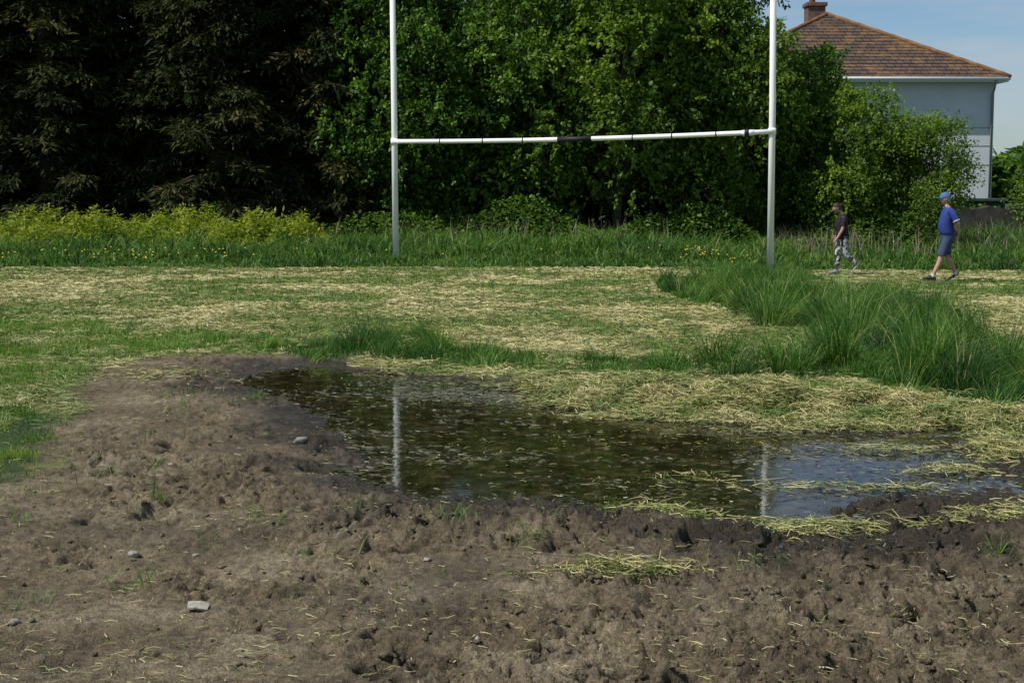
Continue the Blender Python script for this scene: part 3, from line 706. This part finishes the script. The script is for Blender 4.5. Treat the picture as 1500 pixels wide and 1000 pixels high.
nt.links.new(mixc(nt, sep.outputs[0], br.outputs['Color'], lc), b.inputs['Base Color']); b.inputs['Roughness'].default_value = .85
M_roof = m
ax0, ax1, ay0, ay1 = hx0 - .55, hx1 + .42, hy0 - .6, hy1 + .6
ridge_x, ry0, ry1, rz_ = 13.4, 65.0, 70.0, 8.70
e = [(ax0, ay0, ez + .14), (ax1, ay0, ez + .14), (ax1, ay1, ez + .14), (ax0, ay1, ez + .14), (ridge_x, ry0, rz_), (ridge_x, ry1, rz_)]
courses = 20; V = []; F_ = []
def lerp(p, q, t): return tuple(p[i] + (q[i] - p[i]) * t for i in range(3))
for (A0, B0, A1, B1_) in [(e[0], e[1], e[4], e[4]), (e[1], e[2], e[4], e[5]), (e[2], e[3], e[5], e[5]), (e[3], e[0], e[5], e[4])]:
    for k in range(courses):
        t0, t1 = k / courses, (k + 1) / courses
        p0, p1, p2, p3 = lerp(A0, A1, t0), lerp(B0, B1_, t0), lerp(B0, B1_, t1), lerp(A0, A1, t1)
        o = len(V); up = .045
        V += [(p0[0], p0[1], p0[2] + up), (p1[0], p1[1], p1[2] + up), p2, p3, p0, p1]
        F_ += [(o, o + 1, o + 2, o + 3), (o + 4, o + 5, o + 1, o)]
mesh_obj('roof', V, F_, M_roof, house, False)
M_hip = simple_mat('hip_tiles', (.17, .085, .035), .85, .4, 3)
for p in (e[0], e[1], e[2], e[3]):
    q = e[4] if p in (e[0], e[1]) else e[5]
    pts = [lerp(p, q, t) for t in np.linspace(0, 1, 22)]; V, F_ = capped_tube([(a_[0], a_[1], a_[2] + .03) for a_ in pts], [.10 if i % 2 else .085 for i in range(22)], 8); mesh_obj('hip_tiles', V, F_, M_hip, house)
V, F_ = capped_tube([(ridge_x, ry0, rz_ + .03), (ridge_x, ry1, rz_ + .03)], [.1, .1], 8); mesh_obj('ridge_tiles', V, F_, M_hip, house)
M_brick = simple_mat('chimney_render', (.13, .085, .065), .9, .35, 5, .3, 20)
box('chimney', 12.65, 13.4, 65.3, 66.2, 7.4, 9.1, M_brick, house, .02)
box('chimney_cap', 12.58, 13.47, 65.23, 66.27, 9.1, 9.27, M_brick, house, .02)
V, F_ = capped_tube([(12.9, 65.7, 9.27), (12.9, 65.7, 9.45), (12.9, 65.7, 9.8)], [.15, .12, .14], 12); mesh_obj('chimney_pot', V, F_, simple_mat('terracotta', (.30, .12, .06), .8), house)

M_sw = simple_mat('dark_stone_wall', (.05, .048, .045), .95, .5, 3, .6, 10)
V = []; F_ = []; nxs = 90
for i in range(nxs):
    x_ = 8 + 26 * i / (nxs - 1); zt = .82 + .05 * math.sin(i * 1.7) + .04 * rng.random()
    V += [(x_, 46.4, -.5), (x_, 46.4 + .03 * rng.random(), zt), (x_, 46.75, zt), (x_, 46.75, -.5)]
for i in range(nxs - 1):
    for k in range(3): F_.append((i * 4 + k, i * 4 + 4 + k, i * 4 + 5 + k, i * 4 + 1 + k))
mesh_obj('stone_wall', V, F_, M_sw, None, False)
shed = add_obj('garden_shed', None)
M_shed = simple_mat('green_shed', (.03, .06, .045), .7, .2)
box('walls', 15.6, 17.0, 52, 53.5, -.5, .98, M_shed, shed); box('roof', 15.5, 17.1, 51.9, 53.6, .98, 1.06, simple_mat('shed_felt', (.04, .07, .055), .9), shed)

# ------------------------------------------------------------------ people
M_skin = simple_mat('skin', (.42, .26, .185), .55, .08, 20)
def skin_body(name, pts, edges, rads, root, mat, parent, sub=1):
    me = bpy.data.meshes.new(name); me.from_pydata([tuple(p) for p in pts], edges, []); me.update()
    o = add_obj(name, me, parent)
    md = o.modifiers.new('sk', 'SKIN'); md.use_smooth_shade = True
    for i, v in enumerate(me.skin_vertices[0].data):
        r = rads[i]; v.radius = (r, r); v.use_root = (i == root)
    sb = o.modifiers.new('sb', 'SUBSURF'); sb.levels = sub; sb.render_levels = sub
    dg = bpy.context.evaluated_depsgraph_get(); dg.update()
    nm = bpy.data.meshes.new_from_object(o.evaluated_get(dg)); o.modifiers.clear(); o.data = nm
    nm.materials.clear(); nm.materials.append(mat)
    for p in nm.polygons: p.use_smooth = True
    return o

def loft(name, rings, mat, parent, sides=20, cap=True):
    V = []; F_ = []
    for (cx, cy, cz, rx, ry, tl) in rings:
        for k in range(sides):
            a_ = 2 * math.pi * k / sides; dx = rx * math.cos(a_); dy = ry * math.sin(a_)
            V.append((cx + dx * math.cos(tl), cy + dy, cz + dx * math.sin(tl)))
    n = len(rings)
    for i in range(n - 1):
        for k in range(sides): F_.append((i * sides + k, i * sides + (k + 1) % sides, (i + 1) * sides + (k + 1) % sides, (i + 1) * sides + k))
    if cap: F_.append(tuple(range(sides))[::-1]); F_.append(tuple((n - 1) * sides + k for k in range(sides)))
    return mesh_obj(name, V, F_, mat, parent)

M_eye = simple_mat('eye_dark', (.03, .02, .02), .3)
def head(parent, c, tilt, s, hair_mat, hair, cap_mat=None):
    bm = bmesh.new(); bmesh.ops.create_uvsphere(bm, u_segments=28, v_segments=22, radius=1)
    for v in bm.verts:
        x_, y_, z_ = v.co
        jaw = max(0, -z_)
        wy = .70 * (1 - .28 * jaw); wx = .86 * (1 - .10 * jaw)
        nx_ = x_ * wx + (.10 * jaw if x_ > 0 else -.06 * jaw)
        if x_ < -.3:
            nose = math.exp(-((y_) / .13) ** 2) * math.exp(-((z_ + .08) / .17) ** 2); nx_ -= .26 * nose
            brow = math.exp(-((z_ - .17) / .08) ** 2) * math.exp(-(y_ / .5) ** 2); nx_ -= .05 * brow
            eye = (math.exp(-((y_ - .3) / .12) ** 2) + math.exp(-((y_ + .3) / .12) ** 2)) * math.exp(-((z_ - .04) / .07) ** 2); nx_ += .06 * eye
            lip = math.exp(-(y_ / .22) ** 2) * math.exp(-((z_ + .45) / .06) ** 2); nx_ -= .06 * lip
            chin = math.exp(-(y_ / .25) ** 2) * math.exp(-((z_ + .8) / .14) ** 2); nx_ -= .08 * chin
        v.co = Vector((nx_, y_ * wy, z_))
    me = bpy.data.meshes.new('head'); bm.to_mesh(me); bm.free(); me.materials.append(M_skin)
    for p in me.polygons: p.use_smooth = True
    h = add_obj('head', me, parent, c, (0, tilt, 0), (s, s, s))
    def sub(nm, cc, rr, mat):
        bm = bmesh.new(); bmesh.ops.create_uvsphere(bm, u_segments=16, v_segments=12, radius=1)
        for v in bm.verts: v.co = Vector((v.co.x * rr[0], v.co.y * rr[1], v.co.z * rr[2])) + Vector(cc)
        me = bpy.data.meshes.new(nm); bm.to_mesh(me); bm.free(); me.materials.append(mat)
        for p in me.polygons: p.use_smooth = True
        return add_obj(nm, me, h)
    for sg in (-1, 1):
        sub('ear', (.08, sg * .70, -.02), (.15, .07, .22), M_skin)
        sub('eye', (-.76, sg * .27, .04), (.07, .09, .05), M_eye)
    bm = bmesh.new(); bmesh.ops.create_uvsphere(bm, u_segments=28, v_segments=22, radius=1)
    kill = [v for v in bm.verts if not (v.co.z > -.05 + .55 * max(0, -v.co.x) or (v.co.x > .15 and v.co.z > -.62))]
    bmesh.ops.delete(bm, geom=kill, context='VERTS')
    for v in bm.verts:
        k = 1 + .03 * math.sin(v.co.y * 19 + v.co.z * 13)
        v.co = Vector((v.co.x * .93 * k, v.co.y * .77 * k, v.co.z * 1.07 * k))
    me = bpy.data.meshes.new('hair'); bm.to_mesh(me); bm.free(); me.materials.append(hair_mat)
    for p in me.polygons: p.use_smooth = True
    add_obj('hair', me, h)
    if hair == 'bun': sub('hair_bun', (.95, 0, .25), (.33, .33, .33), hair_mat)
    if cap_mat:
        bm = bmesh.new(); bmesh.ops.create_uvsphere(bm, u_segments=28, v_segments=22, radius=1)
        bmesh.ops.delete(bm, geom=[v for v in bm.verts if v.co.z < .22], context='VERTS')
        for v in bm.verts: v.co = Vector((v.co.x * 1.02, v.co.y * .86, v.co.z * 1.17))
        me = bpy.data.meshes.new('cap'); bm.to_mesh(me); bm.free(); me.materials.append(cap_mat)
        for p in me.polygons: p.use_smooth = True
        add_obj('cap', me, h)
        V = []; F_ = []
        for k in range(13):
            a_ = -1.15 + 2.3 * k / 12
            V.append((-.92 * math.cos(a_ * .9), .78 * math.sin(a_), .30)); V.append((-.92 * math.cos(a_ * .9) - .62 * math.cos(a_), .70 * math.sin(a_), .16))
            V.append((-.92 * math.cos(a_ * .9), .78 * math.sin(a_), .25)); V.append((-.92 * math.cos(a_ * .9) - .62 * math.cos(a_), .70 * math.sin(a_), .12))
        for k in range(12):
            o_ = k * 4; F_ += [(o_, o_ + 1, o_ + 5, o_ + 4), (o_ + 2, o_ + 6, o_ + 7, o_ + 3), (o_ + 1, o_ + 3, o_ + 7, o_ + 5)]
        mesh_obj('cap_peak', V, F_, cap_mat, h)
    return h

def hand(pts, edges, rads, wrist_i, wrist, d, side, s=1.0, curl=.6):
    d = np.array(d, float); d /= np.linalg.norm(d); side = np.array(side, float); side -= d * side.dot(d); side /= np.linalg.norm(side)
    nrm = np.cross(d, side); w = np.array(wrist)
    pm = len(pts); pts.append(w + d * .05 * s); rads.append(.026 * s); edges.append((wrist_i, pm))
    fl = [.075, .085, .078, .06]
    for k in range(4):
        off = side * (.030 - .020 * k) * s
        b0 = w + d * .085 * s + off
        i0 = len(pts); pts.append(b0); rads.append(.011 * s); edges.append((pm, i0))
        p1 = b0 + (d * math.cos(curl * .5) + nrm * math.sin(curl * .5)) * fl[k] * .5 * s; pts.append(p1); rads.append(.009 * s); edges.append((i0, i0 + 1))
        p2 = p1 + (d * math.cos(curl * 1.4) + nrm * math.sin(curl * 1.4)) * fl[k] * .5 * s; pts.append(p2); rads.append(.007 * s); edges.append((i0 + 1, i0 + 2))
    t0 = len(pts); pts.append(w + d * .03 * s + side * .032 * s); rads.append(.013 * s); edges.append((pm, t0))
    pts.append(w + d * .065 * s + side * .052 * s + nrm * .01); rads.append(.010 * s); edges.append((t0, t0 + 1))
    pts.append(w + d * .09 * s + side * .055 * s + nrm * .02); rads.append(.008 * s); edges.append((t0 + 1, t0 + 2))

def shoe(parent, ankle, toe_dir, pitch, mat, sole, L=.27):
    secs = [(-.07, .045, .028, .030), (-.06, .055, .036, .042), (0, .075, .040, .05), (.06, .065, .043, .042), (.13, .045, .047, .030), (.18, .036, .042, .022), (.20, .028, .025, .015)]
    V = []; F_ = []; n = 12
    for (t, h_, w_, zc) in secs:
        for k in range(n):
            a_ = 2 * math.pi * k / n
            lx_, ly_, lz_ = -t * L / .27, w_ * math.cos(a_), max(-.012, zc + h_ * .75 * math.sin(a_)) - .07
            c_, s_ = math.cos(pitch), math.sin(pitch)
            V.append((ankle[0] + lx_ * c_ - lz_ * s_ * -1, ankle[1] + ly_, ankle[2] + lz_ * c_ + lx_ * s_))
    m_ = len(secs)
    for i in range(m_ - 1):
        for k in range(n): F_.append((i * n + k, i * n + (k + 1) % n, (i + 1) * n + (k + 1) % n, (i + 1) * n + k))
    F_.append(tuple(range(n))); F_.append(tuple((m_ - 1) * n + k for k in range(n))[::-1])
    mesh_obj('shoe', V, F_, mat, parent)

def limb_cloth(nm, path, rad, mat, parent):
    V, F_ = tube(path, rad, 14); mesh_obj(nm, V, F_, mat, parent)

# --- man
gx, gy = 8.38, 29.0; gz = float(ground_z(np.array([gx]), np.array([gy]), False)[0][0])
man = add_obj('walking_man', None, None, (gx, gy, gz + .015), (0, 0, 0), (.955,) * 3)
P = [(.01,0,.93),(0,0,1.08),(.01,0,1.27),(.0,0,1.43),(-.02,0,1.50),(-.04,0,1.58),
     (0,-.09,.88),(-.13,-.095,.50),(-.29,-.095,.10),
     (.01,.09,.88),(.03,.095,.49),(.23,.095,.13),
     (.01,-.16,1.40),(.15,-.25,1.16),(.21,-.06,.96),
     (.01,.16,1.40),(.15,.25,1.16),(.22,.07,.95)]
E = [(0,1),(1,2),(2,3),(3,4),(4,5),(0,6),(6,7),(7,8),(0,9),(9,10),(10,11),(3,12),(12,13),(13,14),(3,15),(15,16),(16,17)]
Rd = [.12,.115,.12,.075,.055,.055,.085,.058,.038,.085,.058,.038,.055,.044,.029,.055,.044,.029]
P = [np.array(p, float) for p in P]
hand(P, E, Rd, 14, P[14], (.05, .6, -.45), (0, .2, .8), 1, .9)
hand(P, E, Rd, 17, P[17], (.02, -.6, -.5), (.2, -.2, .8), 1, .9)
def insert(P, E, Rd, a_, b_, t, off, r):
    k = len(P); P.append(P[a_] * (1 - t) + P[b_] * t + np.array(off)); Rd.append(r)
    E.remove((a_, b_)); E.extend([(a_, k), (k, b_)])
insert(P, E, Rd, 7, 8, .32, (.022, 0, 0), .058); insert(P, E, Rd, 10, 11, .32, (.022, 0, .0), .058)
skin_body('body', P, E, Rd, 0, M_skin, man)
M_blue = simple_mat('blue_polo_shirt', (.020, .045, .20), .85, .15, 10); M_navy = simple_mat('navy_shorts', (.040, .060, .12), .85, .2, 9)
loft('shirt', [(.01,0,.90,.135,.175,0),(-.005,0,.98,.15,.18,0),(-.025,0,1.08,.158,.178,0),(-.02,0,1.2,.145,.182,0),(0,0,1.31,.132,.192,0),(.005,0,1.39,.115,.185,0),(.0,0,1.44,.085,.13,0),(-.01,0,1.475,.066,.075,-.1),(-.015,0,1.50,.062,.066,-.2)], M_blue, man)
M_pt = simple_mat('pale_trim', (.6, .62, .65))
for sg in (-1, 1):
    limb_cloth('sleeve', [(.0, sg * .11, 1.405), (.02, sg * .175, 1.385), (.08, sg * .215, 1.28), (.118, sg * .235, 1.21)], [.075, .078, .068, .070], M_blue, man)
    limb_cloth('sleeve_stripe', [(.116, sg * .233, 1.215), (.122, sg * .238, 1.20)], [.072, .072], M_pt, man)
loft('shorts', [(.01,0,.74,.12,.165,0),(.01,0,.82,.138,.178,0),(.01,0,.90,.138,.176,0),(0,0,.965,.142,.175,0)], M_navy, man)
limb_cloth('shorts_leg', [(.0,-.085,.85),(-.06,-.09,.70),(-.115,-.095,.54),(-.122,-.095,.515)], [.10,.098,.095,.096], M_navy, man)
limb_cloth('shorts_leg', [(.01,.085,.85),(.02,.09,.70),(.03,.095,.54),(.03,.095,.515)], [.10,.098,.095,.096], M_navy, man)
M_sock = simple_mat('white_sock', (.6, .6, .58), .9); M_shoe = simple_mat('grey_trainer', (.05, .05, .055), .7, .3, 15)
limb_cloth('sock', [(-.275,-.095,.14),(-.29,-.095,.08)], [.045,.045], M_sock, man); limb_cloth('sock', [(.20,.095,.17),(.235,.095,.115)], [.045,.045], M_sock, man)
shoe(man, (-.295,-.095,.085), -1, -.10, M_shoe, None); shoe(man, (.235,.095,.125), -1, .45, M_shoe, None)
M_grey = simple_mat('grey_hair', (.25, .23, .21), .8); M_cap = simple_mat('blue_cap', (.06, .13, .30), .85, .15)
head(man, (-.055, 0, 1.64), 0.05, .118, M_grey, None, M_cap)

# --- woman
gx, gy = 6.80, 31.0; gz = float(ground_z(np.array([gx]), np.array([gy]), False)[0][0])
wom = add_obj('walking_woman', None, None, (gx, gy, gz + .015), (0, 0, 0), (.925,) * 3)
P = [(.0,0,.86),(.0,0,1.0),(-.0,0,1.15),(-.01,0,1.30),(-.04,0,1.37),(-.07,0,1.42),
     (-.0,.08,.82),(-.07,.08,.46),(-.08,.08,.09),
     (.02,-.08,.82),(.06,-.08,.45),(.33,-.08,.22),
     (-.01,-.14,1.26),(-.03,-.19,1.01),(-.15,-.18,.80),
     (-.01,.14,1.26),(.06,.19,1.02),(-.08,.17,.84)]
E = [(0,1),(1,2),(2,3),(3,4),(4,5),(0,6),(6,7),(7,8),(0,9),(9,10),(10,11),(3,12),(12,13),(13,14),(3,15),(15,16),(16,17)]
Rd = [.10,.085,.085,.05,.042,.042,.075,.052,.034,.075,.052,.034,.042,.036,.025,.042,.036,.025]
P = [np.array(p, float) for p in P]
hand(P, E, Rd, 14, P[14], (-.4, .1, -.6), (-.6, .3, .3), .9, .5); hand(P, E, Rd, 17, P[17], (-.5, -.1, -.4), (-.2, -.3, .8), .9, .5)
skin_body('body', P, E, Rd, 0, M_skin, wom)
M_blk = simple_mat('black_tshirt', (.018, .014, .020), .85, .2, 10)
loft('tshirt', [(.01,0,.78,.14,.168,0),(.01,0,.86,.142,.168,0),(.0,0,.98,.128,.152,0),(-.015,0,1.1,.138,.158,0),(-.015,0,1.17,.135,.165,0),(-.01,0,1.25,.115,.165,0),(-.01,0,1.31,.085,.125,0),(-.03,0,1.35,.06,.066,-.2)], M_blk, wom)
limb_cloth('sleeve', [(-.01,-.08,1.27),(-.01,-.145,1.25),(-.02,-.165,1.13),(-.025,-.175,1.08)], [.065,.066,.058,.060], M_blk, wom)
limb_cloth('sleeve', [(-.01,.08,1.27),(-.01,.145,1.25),(.02,.165,1.13),(.03,.175,1.08)], [.065,.066,.058,.060], M_blk, wom)
m, nt, b = new_mat('patterned_leggings'); nz = noise(nt, 13, 2, .5); r_ = ramp(nt, [(.47, (.02, .02, .025)), (.53, (.5, .51, .51))]); nt.links.new(nz.outputs['Fac'], r_.inputs[0]); nt.links.new(r_.outputs[0], b.inputs['Base Color']); b.inputs['Roughness'].default_value = .8
M_legg = m
loft('leggings_hips', [(.01,0,.74,.115,.155,0),(.01,0,.80,.13,.162,0),(.01,0,.88,.12,.155,0)], M_legg, wom)
limb_cloth('leggings_leg', [(-.0,.08,.84),(-.035,.08,.64),(-.07,.08,.46),(-.06,.08,.32),(-.08,.08,.12)], [.098,.085,.066,.066,.046], M_legg, wom)
limb_cloth('leggings_leg', [(.02,-.08,.84),(.04,-.08,.64),(.06,-.08,.46),(.16,-.08,.385),(.30,-.08,.245)], [.098,.085,.066,.066,.046], M_legg, wom)
M_wsh = simple_mat('pale_trainer', (.22, .21, .24), .7, .2, 15)
shoe(wom, (-.085,.08,.075), -1, 0, M_wsh, None, .24); shoe(wom, (.34,-.08,.20), -1, 1.05, M_wsh, None, .24)
head(wom, (-.125, 0, 1.475), -.35, .108, simple_mat('dark_brown_hair', (.03, .018, .012), .6), 'bun')

# ------------------------------------------------------------------ light, sky, camera
w = bpy.data.worlds.new('World'); scene.world = w; w.use_nodes = True
nt = w.node_tree; bg = nt.nodes['Background']
SUN_EL, SUN_AZ = 54, 246
sky = nt.nodes.new('ShaderNodeTexSky'); sky.sky_type = 'NISHITA'; sky.sun_disc = False
sky.sun_elevation = R(SUN_EL); sky.sun_rotation = R(SUN_AZ); sky.air_density = 1.0; sky.dust_density = .5; sky.ozone_density = 1.4
tc = nt.nodes.new('ShaderNodeTexCoord'); mp = nt.nodes.new('ShaderNodeMapping'); mp.inputs['Scale'].default_value = (1.6, 1.6, 11)
mp.inputs['Location'].default_value = (.35, .1, .4)
nt.links.new(tc.outputs['Generated'], mp.inputs['Vector'])
cn = nt.nodes.new('ShaderNodeTexNoise'); cn.inputs['Scale'].default_value = 2.6; cn.inputs['Detail'].default_value = 7; cn.inputs['Roughness'].default_value = .6; nt.links.new(mp.outputs[0], cn.inputs['Vector'])
cr = ramp(nt, [(.38, (0, 0, 0)), (.66, (.7, .7, .7))]); nt.links.new(cn.outputs['Fac'], cr.inputs[0])
tint = mixc(nt, 1.0, sky.outputs[0], (.78, .93, 1.12), 'MULTIPLY')
nt.links.new(mixc(nt, cr.outputs[0], tint, (5.6, 6.2, 6.9)), bg.inputs['Color'])
bg.inputs['Strength'].default_value = .085
sd = bpy.data.lights.new('sun', 'SUN'); sd.energy = 5.0; sd.angle = R(.5); sd.color = (1, .95, .87)
so = add_obj('sun', sd)
az, el = R(SUN_AZ), R(SUN_EL)
v = Vector((math.sin(az) * math.cos(el), math.cos(az) * math.cos(el), math.sin(el)))
so.rotation_euler = v.to_track_quat('Z', 'Y').to_euler()
cd = bpy.data.cameras.new('camera'); cd.sensor_width = 36; cd.lens = 52.8; cd.clip_end = 3000; cd.clip_start = .1
co = add_obj('camera', cd, None, (0, 0, 1.6), (R(90 - 6.02), 0, 0)); scene.camera = co
scene.view_settings.view_transform = 'Standard'; scene.view_settings.look = 'None'; scene.view_settings.exposure = 0
